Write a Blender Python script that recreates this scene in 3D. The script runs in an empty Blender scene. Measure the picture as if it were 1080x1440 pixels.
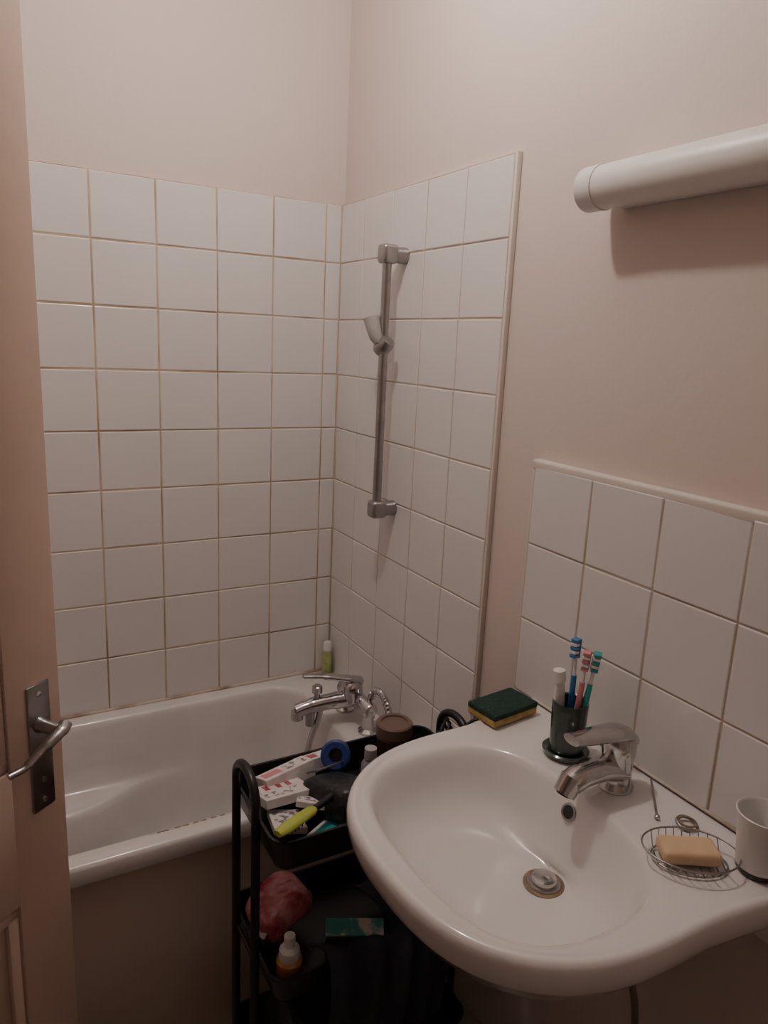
import bpy, bmesh, math, random
from mathutils import Vector, Matrix, noise, Euler
random.seed(4)
S=bpy.context.scene
sin,cos,pi=math.sin,math.cos,math.pi
# ------------------------------------------------------------ materials
def mat(name,col,rough=.5,metal=0.,col2=None,nscale=8.,bump=0.,bscale=40.,coat=0.,lo=.35,hi=.65,spec=.5,trans=0.,stretch=None):
    m=bpy.data.materials.new(name); m.use_nodes=True
    nt=m.node_tree; b=nt.nodes['Principled BSDF']
    b.inputs['Base Color'].default_value=(*col,1)
    b.inputs['Roughness'].default_value=rough
    b.inputs['Metallic'].default_value=metal
    b.inputs['Specular IOR Level'].default_value=spec
    if coat: b.inputs['Coat Weight'].default_value=coat; b.inputs['Coat Roughness'].default_value=.08
    if trans: b.inputs['Transmission Weight'].default_value=trans
    tc=nt.nodes.new('ShaderNodeTexCoord'); src=tc.outputs['Object']
    if stretch:
        mp=nt.nodes.new('ShaderNodeMapping'); mp.inputs['Scale'].default_value=stretch
        nt.links.new(src,mp.inputs[0]); src=mp.outputs[0]
    c2=col2 if col2 else tuple(c*.93 for c in col)
    n=nt.nodes.new('ShaderNodeTexNoise'); n.inputs['Scale'].default_value=nscale; n.inputs['Detail'].default_value=4
    r=nt.nodes.new('ShaderNodeValToRGB')
    r.color_ramp.elements[0].position=lo; r.color_ramp.elements[0].color=(*col,1)
    r.color_ramp.elements[1].position=hi; r.color_ramp.elements[1].color=(*c2,1)
    nt.links.new(src,n.inputs['Vector']); nt.links.new(n.outputs['Fac'],r.inputs[0]); nt.links.new(r.outputs[0],b.inputs['Base Color'])
    if bump:
        n2=nt.nodes.new('ShaderNodeTexNoise'); n2.inputs['Scale'].default_value=bscale; n2.inputs['Detail'].default_value=3
        bp=nt.nodes.new('ShaderNodeBump'); bp.inputs['Strength'].default_value=bump; bp.inputs['Distance'].default_value=.01
        nt.links.new(src,n2.inputs['Vector']); nt.links.new(n2.outputs['Fac'],bp.inputs['Height']); nt.links.new(bp.outputs[0],b.inputs['Normal'])
    return m
M_wall=mat('wall_paint',(.69,.592,.550),.6,col2=(.67,.572,.530),nscale=2.0,bump=.04,bscale=90)
M_ceil=mat('ceiling_paint',(.75,.70,.67),.8)
M_floor=mat('floor_vinyl',(.30,.25,.21),.5,col2=(.22,.18,.15),nscale=12)
M_tile=mat('tile_glaze',(.76,.735,.725),.28,col2=(.73,.705,.695),nscale=3,bump=.05,bscale=9,coat=.2)
M_grout=mat('grout_aged',(.60,.48,.34),.85,col2=(.30,.19,.11),nscale=6.5,lo=.45,hi=.70)
M_grout2=mat('grout_white',(.60,.51,.43),.85,col2=(.48,.37,.28),nscale=5)
M_trim=mat('edge_plaster',(.70,.62,.57),.6)
M_tub=mat('tub_enamel',(.76,.73,.72),.22,coat=.3)
M_seal=mat('aged_sealant',(.62,.54,.46),.6,col2=(.30,.20,.13),nscale=14,lo=.5,hi=.75)
M_panel=mat('bath_panel_paint',(.53,.43,.365),.55,col2=(.49,.39,.33),nscale=4)
M_cer=mat('sink_ceramic',(.79,.765,.75),.12,coat=.5,col2=(.77,.745,.73),nscale=3)
M_chr=mat('chrome',(.62,.61,.61),.16,metal=1,col2=(.5,.49,.49),nscale=30)
M_chr2=mat('chrome_dull',(.42,.41,.41),.3,metal=1,col2=(.36,.35,.35),nscale=30)
M_plast=mat('grey_plastic',(.45,.43,.42),.4)
M_hole=mat('dark_hole',(.02,.025,.02),.5)
M_rust=mat('lime_rust',(.35,.25,.16),.6,col2=(.18,.12,.08),nscale=60)
M_blk=mat('black_plastic',(.014,.013,.014),.35)
M_blkbag=mat('black_nylon',(.016,.018,.022),.40,bump=.6,bscale=45)
M_cloth=mat('dark_cloth',(.030,.038,.052),.95,col2=(.042,.050,.065),bump=.5,bscale=250)
M_door=mat('door_paint',(.68,.52,.43),.45,col2=(.64,.48,.39),nscale=4,bump=.1,bscale=25)
M_white=mat('white_plastic',(.78,.76,.74),.35)
M_lamp=mat('lamp_diffuser',(.80,.77,.74),.4)
M_green=mat('sponge_scourer',(.014,.045,.032),.95,col2=(.02,.065,.045),nscale=90,bump=.8,bscale=220)
M_yel=mat('sponge_foam',(.58,.43,.15),.95,col2=(.46,.32,.10),nscale=70,bump=.5,bscale=200)
M_soap=mat('soap_bar',(.78,.56,.37),.45,col2=(.70,.48,.30),nscale=15)
M_dkgreen=mat('dark_green_glass',(.04,.06,.052),.15,coat=.4)
M_blue=mat('blue_plastic',(.03,.20,.50),.35)
M_blued=mat('navy_plastic',(.015,.045,.20),.4)
M_teal=mat('teal_plastic',(.03,.38,.38),.35)
M_pink=mat('pink_plastic',(.70,.25,.28),.35)
M_red=mat('red_pink_film',(.38,.03,.06),.3,col2=(.66,.28,.30),nscale=22,bump=.7,bscale=30)
M_lime=mat('lime_plastic',(.46,.53,.08),.4)
M_shamp=mat('green_bottle',(.28,.36,.08),.3,col2=(.50,.55,.25),nscale=30)
M_card=mat('white_card',(.74,.71,.70),.6,col2=(.66,.58,.58),nscale=40)
M_cardtxt=mat('card_print',(.72,.68,.67),.5,col2=(.20,.18,.20),nscale=90,lo=.5,hi=.58)
M_cardpat=mat('printed_card',(.60,.56,.50),.5,col2=(.05,.28,.28),nscale=28,lo=.42,hi=.50)
M_orange=mat('orange_liquid',(.50,.24,.08),.3)
M_brown=mat('brown_jar',(.06,.035,.025),.25)
M_brownlid=mat('brown_lid',(.18,.12,.095),.4)
M_greyb=mat('grey_bottle',(.32,.31,.35),.3)
# ------------------------------------------------------------ mesh helpers
def finish(bm,name,m,smooth=False,angle=None):
    bmesh.ops.recalc_face_normals(bm,faces=bm.faces)
    me=bpy.data.meshes.new(name); bm.to_mesh(me); bm.free()
    if smooth:
        for p in me.polygons: p.use_smooth=True
    me.materials.append(m)
    o=bpy.data.objects.new(name,me); S.collection.objects.link(o)
    if smooth:
        try: me.set_sharp_from_angle(angle=math.radians(angle or 40))
        except Exception: pass
    return o
def box(lo,hi,m,bev=0.,seg=2,name='part',mtx=None):
    bm=bmesh.new(); bmesh.ops.create_cube(bm,size=1)
    for v in bm.verts:
        v.co=Vector([lo[i]+(v.co[i]+.5)*(hi[i]-lo[i]) for i in range(3)])
    if bev: bmesh.ops.bevel(bm,geom=list(bm.edges),offset=bev,segments=seg,profile=.5,affect='EDGES')
    if mtx: bmesh.ops.transform(bm,matrix=mtx,verts=bm.verts)
    return finish(bm,name,m,bool(bev))
def loft(loops,m,cap0=False,cap1=False,name='part',closed=True,smooth=True,angle=40,mtx=None):
    bm=bmesh.new(); V=[[bm.verts.new(Vector(p)) for p in L] for L in loops]
    n=len(loops[0])
    for i in range(len(V)-1):
        for j in range(n if closed else n-1):
            a,b,c,d=V[i][j],V[i][(j+1)%n],V[i+1][(j+1)%n],V[i+1][j]
            try: bm.faces.new((a,b,c,d))
            except Exception: pass
    if cap0: bm.faces.new(V[0][::-1])
    if cap1: bm.faces.new(V[-1])
    if mtx: bmesh.ops.transform(bm,matrix=mtx,verts=bm.verts)
    return finish(bm,name,m,smooth,angle)
def frame(d):
    d=Vector(d).normalized(); u=Vector((0,0,1)) if abs(d.z)<.9 else Vector((1,0,0))
    a=d.cross(u).normalized(); b=a.cross(d).normalized(); return a,b
def tube(pts,rad,m,n=16,caps=True,sy=1.,name='part',angle=40):
    pts=[Vector(p) for p in pts]; R=rad if isinstance(rad,(list,tuple)) else [rad]*len(pts)
    loops=[]; pa=None
    for i,p in enumerate(pts):
        d=(pts[min(i+1,len(pts)-1)]-pts[max(i-1,0)]).normalized()
        if pa is None: a,b=frame(d)
        else:
            a=(pa-d*pa.dot(d)).normalized(); b=a.cross(d).normalized()
        pa=a
        loops.append([p+a*cos(2*pi*k/n)*R[i]+b*sin(2*pi*k/n)*R[i]*sy for k in range(n)])
    return loft(loops,m,caps,caps,name=name,angle=angle)
def spline(pts,k=8):
    P=[Vector(p) for p in pts]; P=[P[0]*2-P[1]]+P+[P[-1]*2-P[-2]]; out=[]
    for i in range(1,len(P)-2):
        for j in range(k):
            t=j/k; a,b,c,d=P[i-1],P[i],P[i+1],P[i+2]
            out.append(.5*((2*b)+(c-a)*t+(2*a-5*b+4*c-d)*t*t+(3*b-a-3*c+d)*t**3))
    out.append(P[-2]); return out
def lathe(prof,base,m,axis=(0,0,1),n=32,name='part',sx=1.,sy=1.,angle=35):
    a,b=frame(axis); ax=Vector(axis).normalized(); base=Vector(base)
    loops=[[base+ax*h+a*cos(2*pi*k/n)*r*sx+b*sin(2*pi*k/n)*r*sy for k in range(n)] for r,h in prof]
    return loft(loops,m,True,True,name=name,angle=angle)
def puff(c,size,m,e=.4,rot=(0,0,0),amp=0.,fs=12,n=40,name='part'):
    bm=bmesh.new(); bmesh.ops.create_uvsphere(bm,u_segments=n,v_segments=n//2,radius=1)
    f=lambda x,e: math.copysign(abs(x)**e,x)
    E=Euler([math.radians(a) for a in rot]).to_matrix()
    for v in bm.verts:
        x,y,z=v.co; th=math.atan2(y,x); ph=math.asin(max(-1,min(1,z)))
        q=Vector((f(cos(ph),e)*f(cos(th),e)*size[0],f(cos(ph),e)*f(sin(th),e)*size[1],f(sin(ph),max(e,.6))*size[2]))
        if amp: q+=noise.noise_vector(q*fs+Vector(c)*7)*amp
        v.co=E@q+Vector(c)
    return finish(bm,name,m,True,60)
def rrect(x0,x1,y0,y1,r,z,n=8):
    pts=[]
    for cx,cy,a0 in ((x1-r,y1-r,0),(x0+r,y1-r,pi/2),(x0+r,y0+r,pi),(x1-r,y0+r,3*pi/2)):
        for k in range(n+1):
            a=a0+pi/2*k/n; pts.append((cx+r*cos(a),cy+r*sin(a),z))
    return pts
def join(name,objs):
    bpy.ops.object.select_all(action='DESELECT')
    for o in objs: o.select_set(True)
    bpy.context.view_layer.objects.active=objs[0]
    if len(objs)>1: bpy.ops.object.join()
    o=bpy.context.view_layer.objects.active; o.name=name; o.data.name=name
    return o
def TR(loc,rz=0,rx=0,ry=0):
    return Matrix.Translation(loc)@Matrix.Rotation(rz,4,'Z')@Matrix.Rotation(rx,4,'X')@Matrix.Rotation(ry,4,'Y')
# ------------------------------------------------------------ room
XL,YF,H=-1.48,-2.40,2.60
box((XL-.1,YF-.1,-.1),(.1,.1,0),M_floor,name='floor')
box((XL-.1,YF-.1,H),(.1,.1,H+.1),M_ceil,name='ceiling')
box((XL-.1,0,0),(.1,.1,H),M_wall,name='wall_back')
box((0,YF,0),(.1,0,H),M_wall,name='wall_right')
box((XL-.1,YF-.1,0),(.1,YF,H),M_wall,name='wall_front')
join('wall_left',[box((XL-.1,-1.44,0),(XL,0,H),M_wall),box((XL-.1,YF,0),(XL,-2.20,H),M_wall),box((XL-.1,-2.20,2.08),(XL,-1.44,H),M_wall)])
join('trim_1',[box((XL-.105,-1.44,0),(XL+.008,-1.40,2.12),M_door,.003),box((XL-.105,-2.24,0),(XL+.008,-2.20,2.12),M_door,.003),box((XL-.105,-2.24,2.08),(XL+.008,-1.40,2.12),M_door,.003)])
join('wall_hall',[box((XL-1.1,YF-.1,0),(XL-1.0,-.9,H),M_wall),box((XL-1.0,-1.0,0),(XL-.1,-.9,H),M_wall),box((XL-1.0,YF-.1,0),(XL-.1,YF,H),M_wall),box((XL-1.1,YF-.1,H),(XL-.1,-.9,H+.1),M_ceil),box((XL-1.1,YF-.1,-.1),(XL-.1,-.9,0),M_floor)])
# ------------------------------------------------------------ tiles
def tiles(name,fn,ul,vl,w0,w1,g=.0030,extra=None,grout=M_grout,tilt=.0007,gd=.0010):
    bm=bmesh.new()
    for i in range(len(ul)-1):
        for j in range(len(vl)-1):
            a0,a1=sorted((ul[i],ul[i+1])); b0,b1=sorted((vl[j],vl[j+1]))
            if a1-a0<.01 or b1-b0<.01: continue
            gg=g*random.uniform(.45,.75)
            a0+=gg;a1-=gg;b0+=gg;b1-=gg
            t=[random.uniform(-tilt,tilt) for _ in range(3)]
            def ring(ins,w):
                out=[]
                for (u,v,su,sv) in ((a0+ins,b0+ins,-1,-1),(a1-ins,b0+ins,1,-1),(a1-ins,b1-ins,1,1),(a0+ins,b1-ins,-1,1)):
                    out.append(bm.verts.new(fn(u,v,w+t[0]*su+t[1]*sv)))
                return out
            L=[ring(0,w0),ring(0,w1-.0018),ring(.0008,w1-.0006),ring(.0022,w1)]
            for k in range(3):
                for q in range(4): bm.faces.new((L[k][q],L[k][(q+1)%4],L[k+1][(q+1)%4],L[k+1][q]))
            bm.faces.new(L[3])
    o=finish(bm,'tiles',M_tile,True,7)
    parts=[o]
    u0,u1=min(ul),max(ul); v0,v1=min(vl),max(vl)
    p,q=fn(u0,v0,0),fn(u1,v1,w1-gd-.0008)
    parts.append(box([min(p[k],q[k]) for k in range(3)],[max(p[k],q[k]) for k in range(3)],grout))
    if extra: parts+=extra
    return join(name,parts)
T=.1525; ZT=1.91; ZR=.54
vl=[ZT-T*k for k in range(10)]; vl[-1]=ZR-.012
ul=[-.013,-.0593]+[-.0593-T*k for k in range(1,10)]; ul=[u for u in ul if u>-1.44]+[XL+.002]
tiles('wall_tiles_back',lambda u,v,w:Vector((u,-w,v)),ul,vl,0,.010,extra=[box((-.0155,-.0125,ZR),(-.011,-.004,ZT),M_grout2,.001)])
ul=[-.752+T*k for k in range(5)]+[-.011]
tiles('wall_tiles_right',lambda u,v,w:Vector((-w,u,v)),ul,vl,0,.013,grout=M_grout2,g=.0024,
  extra=[box((-.0122,-.7600,ZR-.012),(0,-.752,ZT+.003),M_trim,.002),box((-.010,-.758,ZT),(0,-.0,ZT+.004),M_trim,.001)])
ZS=1.333
ul=[-1.047+T,-1.047,-1.047-T,-1.047-2*T,-1.047-3*T,-1.047-4*T]
tiles('sink_backsplash_tiles',lambda u,v,w:Vector((-w,u,v)),ul,[ZS,ZS-T,ZS-2*T,.874],0,.020,grout=M_grout2,g=.0024,
  extra=[box((-.0194,-1.657,ZS-.010),(0,-.8850,ZS+.012),M_trim,.006,4),box((-.0185,-.8990,.874),(0,-.8850,ZS+.009),M_trim,.006,4),
         box((-.0240,-1.500,.8755),(-.010,-.95,.8795),M_seal,.0018)])
# ------------------------------------------------------------ bathtub
def tubloop(x0,x1,y0,y1,r,z,arm=0):
    L=rrect(x0,x1,y0,y1,r,z,10)
    out=[]
    for i in range(len(L)):
        a,b=Vector(L[i]),Vector(L[(i+1)%len(L)])
        k=14 if (i%11==10) else 1
        for q in range(k): out.append(a.lerp(b,q/k))
    if arm:
        cy=(y0+y1)/2
        for p in out:
            w=1/(1+math.exp((p.x+.68)*24))
            p.y+= (-arm*w if p.y>cy else arm*w)*min(1,abs(p.y-cy)/.15)
    return out
yb,yf=-.0105,-.625; xl=XL+.001
L=[tubloop(xl+.001,-.0135,yf+.002,yb,.004,.497),tubloop(xl,-.0132,yf,yb,.006,.502),tubloop(xl,-.0132,yf,yb,.008,.530),tubloop(xl+.002,-.0140,yf+.003,yb-.001,.010,.5365),tubloop(xl+.006,-.016,yf+.010,yb-.003,.012,.540),
 tubloop(-1.38,-.145,yf+.040,-.052,.085,.540),tubloop(-1.375,-.149,yf+.045,-.057,.085,.5385),tubloop(-1.370,-.153,yf+.050,-.062,.085,.533),tubloop(-1.365,-.156,yf+.053,-.066,.085,.52),
 tubloop(-1.33,-.165,yf+.058,-.073,.09,.42,.0),tubloop(-1.31,-.170,yf+.060,-.078,.09,.370,.004),tubloop(-1.30,-.172,yf+.063,-.080,.09,.358,.020),tubloop(-1.29,-.173,yf+.063,-.081,.09,.352,.060),tubloop(-1.28,-.175,yf+.064,-.083,.09,.342,.082),tubloop(-1.27,-.178,yf+.066,-.086,.09,.325,.090),
 tubloop(-1.22,-.19,yf+.075,-.095,.10,.24,.070),tubloop(-1.17,-.205,yf+.09,-.11,.10,.18,.045),tubloop(-1.12,-.23,yf+.12,-.14,.10,.150,.01),tubloop(-1.05,-.29,yf+.18,-.20,.08,.142)]
tub=loft(L,M_tub,False,True,angle=50)
pan=[box((xl,-.609,.0),(-.001,-.597,.50),M_panel,.002)]
seal=box((xl,-.0205,.538),(-.013,-.0095,.5455),M_seal,.003)
smear=[]
for i in range(13):
    x=-.68+i*.013+random.uniform(-.004,.004); smear.append(puff((x,yf+.0395,.5400),(random.uniform(.006,.012),.0024,.0009),M_rust if i%3 else M_seal,e=1,n=12))
feet=[box((x,-.5,0),(x+.05,-.1,.15),M_blk,.004) for x in (-1.1,-.4)]
drain=lathe([(.0,.0),(.03,.0),(.034,.003),(.034,.006),(.01,.008)],(-.36,-.31,.142),M_chr)
join('bathtub',[tub,seal,drain]+pan+feet+smear)
# tub faucet
fx,fy=-.085,-.34
P=[]
P.append(tube([(fx,fy+.085,.605),(fx,fy+.08,.605),(fx,fy-.08,.605),(fx,fy-.085,.605)],[.017,.021,.021,.017],M_chr))
for s in (.068,-.068):
    P.append(lathe([(.026,0),(.026,.006),(.016,.012),(.014,.03),(.018,.045),(.018,.065)],(fx,fy+s,.540),M_chr))
P.append(lathe([(.028,0),(.029,.03),(.027,.045),(.018,.055),(.004,.058)],(fx-.015,fy,.605),M_chr))
P.append(tube(spline([(fx+.01,fy,.657),(fx-.03,fy,.668),(fx-.09,fy+.01,.682),(fx-.150,fy+.02,.690)]),[.018]*9+[.016]*8+[.011]*8,M_chr,sy=.55))
P.append(tube(spline([(fx,fy,.607),(fx-.07,fy+.01,.607),(fx-.13,fy+.02,.600),(fx-.165,fy+.025,.590)]),[.023]*8+[.021]*8+[.019]*9,M_chr))
P.append(lathe([(.016,0),(.016,.022),(.010,.024)],(fx-.163,fy+.025,.568),M_chr))
P.append(lathe([(.008,0),(.008,.022),(.014,.025),(.014,.042),(.010,.045)],(fx-.110,fy+.018,.612),M_chr))
P.append(tube(spline([(fx-.10,fy+.016,.60),(fx-.105,fy+.016,.56),(fx-.125,fy+.02,.50),(fx-.14,fy+.02,.42),(fx-.145,fy+.02,.33)]),.0085,M_chr))
P.append(lathe([(.012,0),(.013,.04),(.009,.045)],(fx-.128,fy+.020,.545),M_chr2))
hp=spline([(fx+.015,fy-.05,.625),(fx+.02,fy-.07,.655),(fx+.025,fy-.11,.645),(fx+.025,fy-.15,.59),(fx+.025,fy-.165,.553)],14)
P.append(tube(hp,[.0085+.0012*(i%2) for i in range(len(hp))],M_chr,angle=10))
join('bath_mixer_tap',P)
join('shampoo_bottle',[lathe([(.016,0),(.018,.003),(.018,.060),(.013,.072)],(-.033,-.042,.5405),M_shamp,sy=.8),lathe([(.011,.072),(.011,.076),(.013,.077),(.0125,.100),(.010,.104)],(-.033,-.042,.5405),M_white)])
# ------------------------------------------------------------ shower rail
rx,ry=-.062,-.362
P=[tube([(rx,ry,1.125),(rx,ry,1.765)],.0112,M_chr2,n=24)]
for z in (1.752,1.135):
    P.append(box((rx-.019,ry-.020,z-.022),(rx+.022,ry+.020,z+.022),M_chr2,.009,4))
    P.append(tube([(rx+.01,ry,z),(-.0132,ry,z)],[.018,.020],M_chr2,n=24))
P.append(lathe([(.006,-.024),(.017,-.021),(.021,-.010),(.021,.010),(.017,.021),(.006,.024)],(rx,ry,1.540),M_chr2,axis=(.25,-.6,.6)))
P.append(tube([(rx-.012,ry+.002,1.548),(rx-.017,ry+.006,1.560),(rx-.022,ry+.014,1.583),(rx-.026,ry+.020,1.606)],[.012,.017,.019,.020],M_plast))
join('shower_rail',P)
# ------------------------------------------------------------ sink
CY=-1.235; N=160
def sp(t,e): return math.copysign(abs(t)**e,t)
def outer(t):
    c,s=cos(t),sin(t)
    return -.25-.276*sp(-c,2/2.5), sp(s,2/2.5)
def oloop(z,sc=1.):
    out=[]
    for k in range(N):
        t=2*pi*k/N; c,s=cos(t),sin(t)
        if c>=0:
            u=min(1,c/.7071) ; v=min(1,abs(s)/.7071)
            x=-.25+.2295*u; y=math.copysign(v,s)
        else: x,y=outer(t)
        fl=.052 if s>0 else .028
        b=.262+(fl*(1-abs(x)/.2)**1.25 if x>-.2 else 0)
        if s<0: b+=.006
        X=-.25+(x+.25)*sc if x<-.25 else x
        Y=y*b
        Y=Y*sc if (sc<.93 or abs(y)<=.999) else math.copysign(abs(Y)-b*(1-sc),Y)
        out.append((min(X,-.0205),CY+Y,z))
    return out
def iloop(z,s,cx=-.320,cy=CY,a=.162,b=.214,n=2.8):
    out=[]
    for k in range(N):
        t=2*pi*k/N; c,q=cos(t),sin(t)
        out.append((cx+a*s*sp(c,2/n),cy+b*s*sp(q,2/n),z))
    return out
L=[oloop(.735,.20),oloop(.738,.45),oloop(.750,.66),oloop(.775,.82),oloop(.800,.90),oloop(.818,.945),oloop(.826,.970),oloop(.832,.985),oloop(.848,.998),oloop(.860,1.0),oloop(.868,.994),oloop(.8730,.982),oloop(.8750,.965),oloop(.8745,.950),oloop(.8725,.935),
 iloop(.8718,1.05),iloop(.8708,1.015),iloop(.866,.985),iloop(.858,.962),iloop(.842,.932),iloop(.822,.895,-.320),iloop(.800,.83,-.316),iloop(.783,.73,-.308,CY,n=2.5),iloop(.770,.58,-.292,n=2.3),iloop(.761,.42,-.272,n=2.1),iloop(.756,.25,-.250,a=.19,b=.19,n=2),iloop(.7535,.12,-.238,a=.2,b=.2,n=2),iloop(.753,.08,-.238,a=.2,b=.2,n=2)]
sink=loft(L,M_cer,True,True,angle=80)
P=[sink, box((-.03,CY-.26,.745),(-.0005,CY+.26,.868),M_cer,.008,3)]
dx_,dy_=-.240,CY-.016
P.append(lathe([(.028,0),(.031,.002),(.0315,.004),(.029,.005),(.024,.0045)],(dx_,dy_,.7525),M_rust))
P.append(lathe([(.024,0),(.025,.003),(.023,.005),(.019,.0055)],(dx_,dy_,.7550),M_chr2))
P.append(lathe([(.019,0),(.0195,.006),(.018,.009),(.012,.0105),(.002,.011)],(dx_,dy_,.7590),M_chr))
on=Vector((-.93,0,.36)).normalized()
P.append(lathe([(.0135,-.006),(.0145,.002),(.0135,.0035),(.0105,.0025)],(-.1700,CY+.015,.838),M_chr2,axis=on))
P.append(lathe([(.0105,-.003),(.0105,.0027),(.001,.0028)],(-.1700,CY+.015,.838),M_hole,axis=on))
P.append(tube(spline([(-.238,CY,.74),(-.238,CY,.62),(-.225,CY,.56),(-.19,CY,.54),(-.155,CY,.56),(-.14,CY,.60),(-.10,CY,.62),(-.002,CY,.62)]),.018,M_white))
P.append(lathe([(.03,0),(.032,.04),(.03,.08),(.02,.085)],(-.238,CY,.60),M_white))
for s in (.03,-.03):
    P.append(tube(spline([(-.085,CY+s*.4,.80),(-.08,CY+s,.65),(-.05,CY+s*2,.5),(-.03,CY+s*2,.40),(-.002,CY+s*2,.38)]),.006,M_chr2))
join('wash_basin',P)
# sink faucet
bx,by=-.092,CY
P=[lathe([(.029,0),(.029,.004),(.025,.010),(.0235,.03),(.0245,.052),(.0265,.060),(.0265,.078),(.023,.090),(.013,.097),(.002,.099)],(bx,by,.8725),M_chr)]
sp1=spline([(bx+.004,by,.900),(bx-.035,by,.912),(bx-.075,by,.912),(bx-.100,by,.904)],6)
P.append(tube(sp1,[.025-.004*i/len(sp1) for i in range(len(sp1))],M_chr,sy=.80))
P.append(tube([(bx-.094,by,.912),(bx-.110,by,.889)],[.0195,.0175],M_chr))
P.append(tube([(bx-.1095,by,.8895),(bx-.1105,by,.8875)],[.012,.012],M_hole))
sp2=spline([(bx+.026,by,.948),(bx+.008,by,.964),(bx-.035,by,.972),(bx-.075,by,.975),(bx-.107,by,.979)],6)
P.append(tube(sp2,[.016+.009*math.sin(min(1,i/9)*pi/2)-.009*max(0,(i-9)/(len(sp2)-9)) for i in range(len(sp2))],M_chr,sy=.45))
join('basin_mixer_tap',P)
join('plug_rod',[tube([(-.040,-1.262,.885),(-.044,-1.268,.878),(-.098,-1.325,.8755)],.0018,M_chr2,n=8),lathe([(.001,-.004),(.004,-.002),(.004,.002),(.001,.004)],(-.1,-1.327,.8765),M_chr2)])
rp=[(-.072+.0145*cos(a),-1.358+.0145*sin(a),.876+.003*sin(a)) for a in [2*pi*k/24 for k in range(25)]]
join('metal_ring',[tube(rp,.0024,M_chr2,n=8),tube([(-.072+.012*cos(a),-1.358+.012*sin(a),.8795) for a in [2*pi*k/24 for k in range(25)]],.0016,M_rust,n=8)])
dc=Vector((-.137,-1.413,0)); ang=math.atan2(-.07,.094)
def dp(u,v,z):
    return (dc.x+u*cos(ang)-v*sin(ang),dc.y+u*sin(ang)+v*cos(ang),z)
P=[]
for a_,b_,z_ in ((.064,.047,.893),(.050,.034,.8765)):
    P.append(tube([dp(a_*cos(2*pi*k/40),b_*sin(2*pi*k/40),z_) for k in range(41)],.0013,M_chr2,n=8))
for u in [-.045+.0112*i for i in range(9)]:
    h=math.sqrt(max(0,1-(u/.064)**2))*.047; h2=math.sqrt(max(0,1-(u/.050)**2))*.034
    P.append(tube(spline([dp(u,-h,.893),dp(u,-h2,.8775),dp(u,0,.8775),dp(u,h2,.8775),dp(u,h,.893)],4),.0009,M_chr2,n=6))
join('wire_soap_dish',P)
sm=TR(Vector(dp(-.002,.002,.8890)),ang+.1)
join('soap_bar',[box((-.039,-.022,-.010),(.039,.022,.010),M_soap,.007,4,mtx=sm)])
cx_,cy_=-.066,-1.466
join('white_cup',[lathe([(.026,0),(.0275,.003),(.028,.008)],(cx_,cy_,.8745),M_blk),lathe([(.028,.008),(.030,.03),(.0355,.080),(.0375,.086),(.036,.087),(.0335,.084),(.027,.014),(.002,.012)],(cx_,cy_,.8745),M_white)])
sm=TR((-.112,-.972,.8755),.12)
join('kitchen_sponge',[box((-.056,-.036,0),(.056,.036,.014),M_yel,.003,2,mtx=sm),box((-.0565,-.0365,.0135),(.0565,.0365,.024),M_green,.002,2,mtx=sm)])
hx,hy=-.098,-1.128
P=[lathe([(.034,0),(.038,.002),(.040,.008),(.037,.010),(.030,.006)],(hx,hy,.8745),M_dkgreen),
   lathe([(.024,.006),(.0285,.010),(.0305,.095),(.0295,.098),(.0270,.096),(.0255,.012),(.002,.010)],(hx,hy,.8745),M_dkgreen)]
join('toothbrush_holder',P)
def toothbrush(a,b,m1,m2,facing):
    a,b=Vector(a),Vector(b); d=(b-a).normalized(); f=Vector(facing); f=(f-d*f.dot(d)).normalized(); sd=d.cross(f)
    P=[tube([a,a+d*.05,a+d*.10,b-d*.035],[.0045,.0055,.004,.003],M_white,n=10,sy=.8),
       tube([a+d*.02,a+d*.06,a+d*.125],[.0048,.006,.0046],m1,n=10,sy=.9)]
    mt=Matrix.Translation(b-d*.014)@Matrix((sd,f,d)).transposed().to_4x4()
    P.append(box((-.0065,-.0025,-.017),(.0065,.0025,.017),m1,.002,2,mtx=mt))
    for i in range(5):
        zz=-.0135+i*.0068
        P.append(box((-.006,.002,zz-.0028),(.006,.0125,zz+.0028),m2 if i%2 else m1,.0008,1,mtx=mt))
    return join('toothbrush',P)
toothbrush((hx+.004,hy+.004,.888),(hx+.012,hy+.010,1.076),M_blue,M_white,(-1,-.2,0))
toothbrush((hx+.002,hy-.008,.888),(hx+.004,hy-.022,1.068),M_pink,M_white,(-.8,-.6,0))
toothbrush((hx+.010,hy-.010,.888),(hx+.012,hy-.036,1.070),M_teal,M_white,(-.7,-.7,0))
join('toothpaste_tube',[puff((hx-.013,hy+.014,.955),(.012,.007,.062),M_white,e=.8,rot=(0,-4,10)),lathe([(.0105,0),(.011,.004),(.010,.020),(.003,.021)],(hx-.017,hy+.014,1.005),M_white,axis=(-.1,.05,1))])
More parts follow.
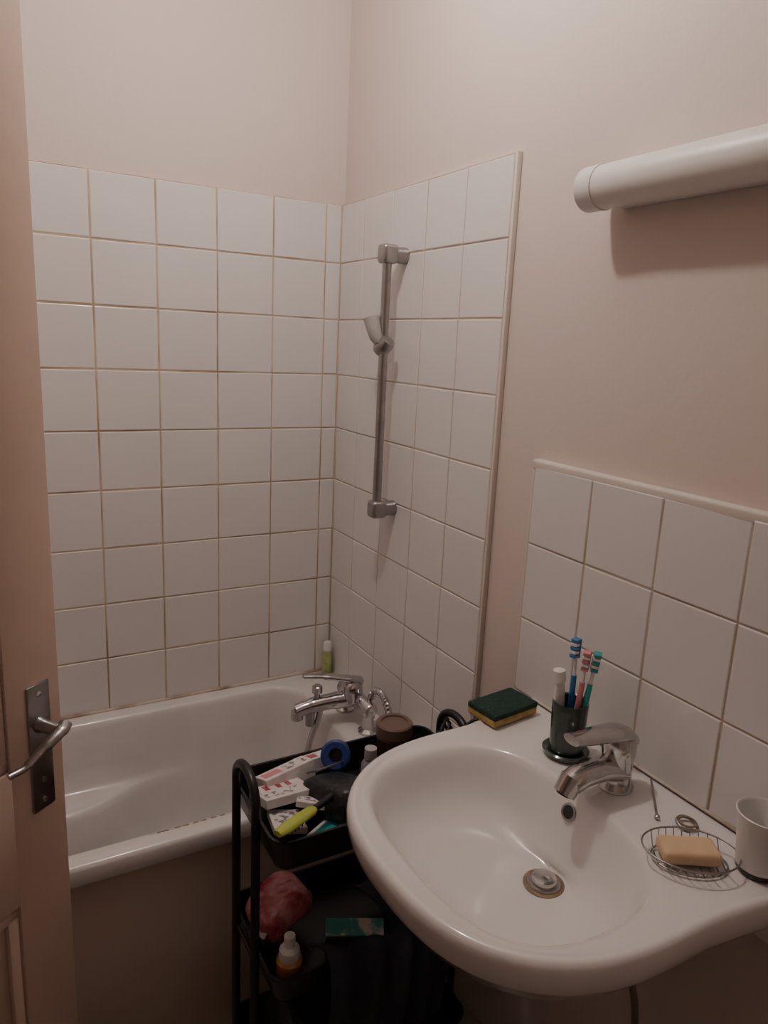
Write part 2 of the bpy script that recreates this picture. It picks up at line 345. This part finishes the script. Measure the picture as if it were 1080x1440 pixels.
# ------------------------------------------------------------ lamp over the basin
lx,lz=-.050,1.803
P=[tube([(lx,-1.030,lz),(lx,-1.560,lz)],.0335,M_lamp,n=40),
   tube([(lx,-.992,lz),(lx,-.994,lz),(lx,-.999,lz),(lx,-1.033,lz),(lx,-1.034,lz)],[.022,.030,.0345,.0350,.033],M_white,n=40),
   tube([(lx,-1.556,lz),(lx,-1.590,lz),(lx,-1.596,lz)],[.035,.0345,.025],M_white,n=40),
   box((-.030,-1.56,lz-.027),(0,-1.03,lz+.027),M_white,.004)]
join('wall_lamp',P)
BX,BY,BZ=-.52,-.80,2.51
M_bulb=mat('bulb_glass',(1,.9,.8),.3)
bn=M_bulb.node_tree.nodes['Principled BSDF']; bn.inputs['Emission Color'].default_value=(1,.88,.76,1); bn.inputs['Emission Strength'].default_value=5
join('ceiling_bulb',[lathe([(.045,0),(.045,.012),(.01,.016)],(BX,BY,H-.0165),M_white),lathe([(.018,0),(.018,.035),(.01,.04)],(BX,BY,BZ+.04),M_white),
  lathe([(.002,-.030),(.015,-.027),(.026,-.015),(.030,0),(.026,.018),(.016,.036),(.014,.048)],(BX,BY,BZ),M_bulb)])
l=bpy.data.lights.new('bulb_light','POINT'); l.energy=16; l.color=(1,.90,.825); l.shadow_soft_size=.03
lo=bpy.data.objects.new('bulb_light',l); lo.location=(BX,BY,BZ-.08); S.collection.objects.link(lo)
# ------------------------------------------------------------ door
E=Vector((-.872,-.950,0)); D=Vector((sin(math.radians(52)),cos(math.radians(52)),0)); Nn=Vector((D.y,-D.x,0))
W=.73
DM=Matrix.Translation(E-D*W)@Matrix((D,Nn,Vector((0,0,1)))).transposed().to_4x4()
def db(x0,x1,y0,y1,z0,z1,bev=.002,m=M_door): return box((x0,y0,z0),(x1,y1,z1),m,bev,2,mtx=DM)
P=[db(W-.085,W,-.038,0,.01,2.04),db(0,.085,-.038,0,.01,2.04),db(.08,W-.08,-.038,-.0004,.01,.2),db(.08,W-.08,-.038,-.0004,.79,.99),db(.08,W-.08,-.038,-.0004,1.92,2.04),db(.08,W-.08,-.028,-.012,.15,1.95)]
for z0,z1 in ((.2,.79),(.99,1.92)):
    P+= [db(.085,.103,-.014,-.003,z0,z1,.004),db(W-.103,W-.085,-.014,-.003,z0,z1,.004),db(.085,W-.085,-.014,-.003,z0,z0+.018,.004),db(.085,W-.085,-.014,-.003,z1-.018,z1,.004),db(.15,W-.15,-.014,-.006,z0+.06,z1-.06,.005)]
join('door_1',P)
def dpt(x,y,z): return DM@Vector((x,y,z))
px=W-.038
P=[box((px-.018,.0,.912),(px+.018,.004,1.094),M_chr2,.0018,2,mtx=DM)]
P.append(tube([dpt(px,.002,1.036),dpt(px,.012,1.036),dpt(px,.034,1.036)],[.012,.009,.008],M_chr2))
P.append(tube(spline([dpt(px+.012,.034,1.038),dpt(px-.004,.041,1.036),dpt(px-.028,.039,1.026),dpt(px-.052,.034,1.011),dpt(px-.074,.029,1.008)]),[.0095]*8+[.0085]*8+[.0065]*8+[.0050]*9,M_chr2,sy=.75))
for z in (.925,1.08,.955): P.append(lathe([(.004,.003),(.004,.0048),(.001,.005)],dpt(px,0,z),M_chr,axis=Nn,n=12))
join('door_handle',P)
# ------------------------------------------------------------ trolley
OX=.022
def tray(z,h=.055,x0=-.575+OX,x1=-.110,y0=-.945,y1=-.700):
    L=[rrect(x0+.012,x1-.012,y0+.012,y1-.012,.025,z),rrect(x0,x1,y0,y1,.03,z+h),rrect(x0-.003,x1+.003,y0-.003,y1+.003,.032,z+h+.001),rrect(x0-.003,x1+.003,y0-.003,y1+.003,.032,z+h+.006),rrect(x0+.002,x1-.002,y0+.002,y1-.002,.028,z+h+.006),rrect(x0+.014,x1-.014,y0+.014,y1-.014,.024,z+.004)]
    return loft(L,M_blk,True,True,angle=30)
P=[tray(.650,.06),tray(.375),tray(.095)]
for x in (-.583+OX,-.102):
    pts=[(x,-.760,.03),(x,-.760,.4),(x,-.760,.745)]
    pts+=[(x,-.8135+.0535*cos(a),.745+.045*sin(a)) for a in [pi*k/12 for k in range(1,12)]]
    pts+=[(x,-.867,.745),(x,-.867,.4),(x,-.867,.03)]
    P.append(tube(pts,.0085,M_blk,n=12))
    P.append(tube([(x,-.760,.42),(x,-.867,.42)],.004,M_blk,n=8)); P.append(tube([(x,-.760,.14),(x,-.867,.14)],.004,M_blk,n=8))
    for y in (-.760,-.867): P.append(tube([(x-.010,y,.02),(x+.010,y,.02)],.02,M_blk,n=20))
join('storage_trolley',P)
def carton(sz,mt,stripes=(),m=M_card):
    a,b,c=sz; P=[box((-a,-b,0),(a,b,c),m,.0012,1,mtx=mt)]
    for (u0,u1,v0,v1,mm) in stripes:
        P.append(box((a*u0,b*v0,c-.0005),(a*u1,b*v1,c+.0004),mm,mtx=mt))
    return join('cardboard_box',P)
carton((.058,.020,.034),TR((-.455,-.752,.690),.28,-.25),[(-.9,-.2,-.5,.5,M_pink),(.0,.85,-.6,.6,M_cardtxt)])
carton((.052,.034,.018),TR((-.485,-.802,.700),.15,-.18,.1),[(-.9,.6,-.7,.0,M_cardtxt),(.3,.5,.2,.8,M_red),(-.1,.1,.2,.8,M_red),(-.6,-.4,.2,.8,M_red)])
carton((.030,.040,.012),TR((-.503,-.868,.690),-.2,-.2,.12),[(-.8,.8,-.8,.7,M_cardtxt)])
carton((.045,.016,.030),TR((-.380,-.728,.690),.1,-.2),[(-.9,.0,-.6,.6,M_red)])
carton((.035,.022,.014),TR((-.435,-.900,.668),.5,-.1),[(-.8,.8,-.6,.6,M_teal)])
carton((.030,.014,.012),TR((-.445,-.850,.700),-.5,-.2,.1),[(-.9,.3,-.6,.6,M_cardtxt)])
join('toiletry_pouch',[puff((-.388,-.845,.700),(.050,.070,.036),M_blkbag,e=.4,rot=(-18,8,15),amp=.007),tube(spline([(-.435,-.800,.738),(-.41,-.81,.744),(-.37,-.80,.741),(-.345,-.785,.732)]),.0022,M_chr2,n=6)])
join('toiletry_pouch.001',[puff((-.245,-.825,.690),(.06,.045,.036),M_blkbag,e=.45,rot=(0,4,-8),amp=.006)])
a,b=Vector((-.548,-.938,.732)),Vector((-.462,-.898,.730)); d=(b-a).normalized()
P=[tube([a-d*.0,a+d*.02,b-d*.01,b],[.009,.013,.012,.007],M_lime,n=14,sy=.6),tube([b,b+d*.03,b+d*.07],[.006,.007,.009],M_blk,n=12)]
for i in range(8):
    for j in (-1,0,1):
        q=a+d*(.012+.009*i)+Vector((d.y,-d.x,0))*j*.005; P.append(tube([q,q+Vector((0,0,-.014))],.0011,M_blk,n=5))
join('hair_brush',P)
ax=Vector((-.45,-.75,.45)).normalized()
join('blue_tape_roll',[lathe([(.014,-.012),(.026,-.014),(.030,-.010),(.030,.008),(.026,.011),(.014,.010),(.013,.0),(.014,-.012)],(-.358,-.768,.738),M_blued,axis=ax),lathe([(.0135,-.010),(.0135,-.002),(.002,-.001)],(-.358,-.768,.738),M_blk,axis=ax)])
join('small_lotion_bottle',[lathe([(.016,0),(.018,.003),(.018,.085),(.010,.097)],(-.312,-.828,.656),M_greyb),lathe([(.010,.097),(.0125,.098),(.012,.119),(.008,.121)],(-.312,-.828,.656),M_plast)])
join('cream_jar',[lathe([(.034,0),(.038,.003),(.038,.078),(.034,.082)],(-.208,-.742,.656),M_brown),lathe([(.037,.082),(.039,.083),(.039,.106),(.036,.109),(.029,.109),(.028,.105),(.002,.105)],(-.208,-.742,.656),M_brownlid)])
P=[]
for k in range(5):
    c0=Vector((-.155+.008*k,-.845+.010*k,.730+.006*k))
    P.append(tube([c0+Vector((.030*cos(t),.024*sin(t+.4*k),.022*sin(2*t+k))) for t in [2*pi*q/30 for q in range(31)]],.003,M_blk,n=8))
P.append(tube(spline([(-.155,-.85,.72),(-.12,-.85,.77),(-.085,-.86,.80),(-.075,-.88,.78)]),.003,M_blk,n=8))
join('black_cable',P)
# ---- tier 2
join('red_packet',[puff((-.480,-.785,.448),(.060,.050,.028),M_red,e=.5,rot=(14,-8,20),amp=.012,fs=26),tube([(-.53,-.82,.425),(-.50,-.82,.470)],[.012,.004],M_card,n=4)])
join('printed_carton',[box((-.055,-.015,0),(.055,.015,.105),M_cardpat,.002,1,mtx=TR((-.355,-.865,.385),-.45,.65))])
join('spray_bottle',[lathe([(.022,0),(.024,.004),(.024,.055),(.016,.064)],(-.508,-.905,.381),M_orange),lathe([(.019,.060),(.020,.068),(.0185,.078),(.010,.084),(.008,.096),(.011,.097),(.010,.106),(.003,.109)],(-.508,-.905,.381),M_white)])
def cloth(name,x0,x1,path,amp,ph):
    pth=spline(path,6); loops=[]
    for i,p in enumerate(pth):
        L=[]
        for k in range(41):
            u=k/40; x=x0+(x1-x0)*u
            w=i/len(pth)
            L.append((x+.02*sin(3*w+ph)*w,p[1]+amp*sin(u*17+ph+2*w)*(.3+w)-.012*cos(u*7+ph)*w,p[2]+amp*.6*sin(u*11+ph*2)-.02*w*sin(u*4)))
        loops.append(L)
    o=loft(loops,M_cloth,closed=False,angle=70)
    s=o.modifiers.new('s','SOLIDIFY'); s.thickness=.004
    bpy.context.view_layer.objects.active=o; o.select_set(True); bpy.ops.object.modifier_apply(modifier='s')
    o.name=name; return o
cloth('dark_towel',-.46,-.29,[(0,-.89,.425),(0,-.925,.452),(0,-.955,.455),(0,-.970,.42),(0,-.974,.36),(0,-.968,.27),(0,-.965,.18)],.010,.6)
cloth('dark_towel.001',-.31,-.16,[(0,-.78,.43),(0,-.86,.46),(0,-.935,.463),(0,-.968,.43),(0,-.974,.36),(0,-.97,.30),(0,-.966,.25)],.008,2.2)
join('toilet_bag',[puff((-.40,-.80,.165),(.11,.075,.065),M_blkbag,e=.6,rot=(0,0,8),amp=.012)])
join('toilet_bag.001',[puff((-.22,-.82,.155),(.06,.075,.055),M_cloth,e=.6,rot=(0,0,-8),amp=.012)])
# ------------------------------------------------------------ world + camera
w=bpy.data.worlds.new('World'); S.world=w; w.use_nodes=True
w.node_tree.nodes['Background'].inputs[0].default_value=(1,.85,.75,1); w.node_tree.nodes['Background'].inputs[1].default_value=.15
yaw,pit,roll,f=.5221,.2241,.0465,1037.3
F=Vector((sin(yaw)*cos(pit),cos(yaw)*cos(pit),-sin(pit))); R=Vector((cos(yaw),-sin(yaw),0)); U=R.cross(F)
Rc=R*cos(roll)+U*sin(roll); Uc=U*cos(roll)-R*sin(roll)
cd=bpy.data.cameras.new('camera'); co=bpy.data.objects.new('camera',cd); S.collection.objects.link(co)
m=Matrix((Rc,Uc,-F)).transposed().to_4x4(); m.translation=Vector((-.9582,-1.9596,1.5456)); co.matrix_world=m
cd.sensor_fit='VERTICAL'; cd.sensor_height=36; cd.lens=f/1440*36; cd.clip_start=.01
S.camera=co
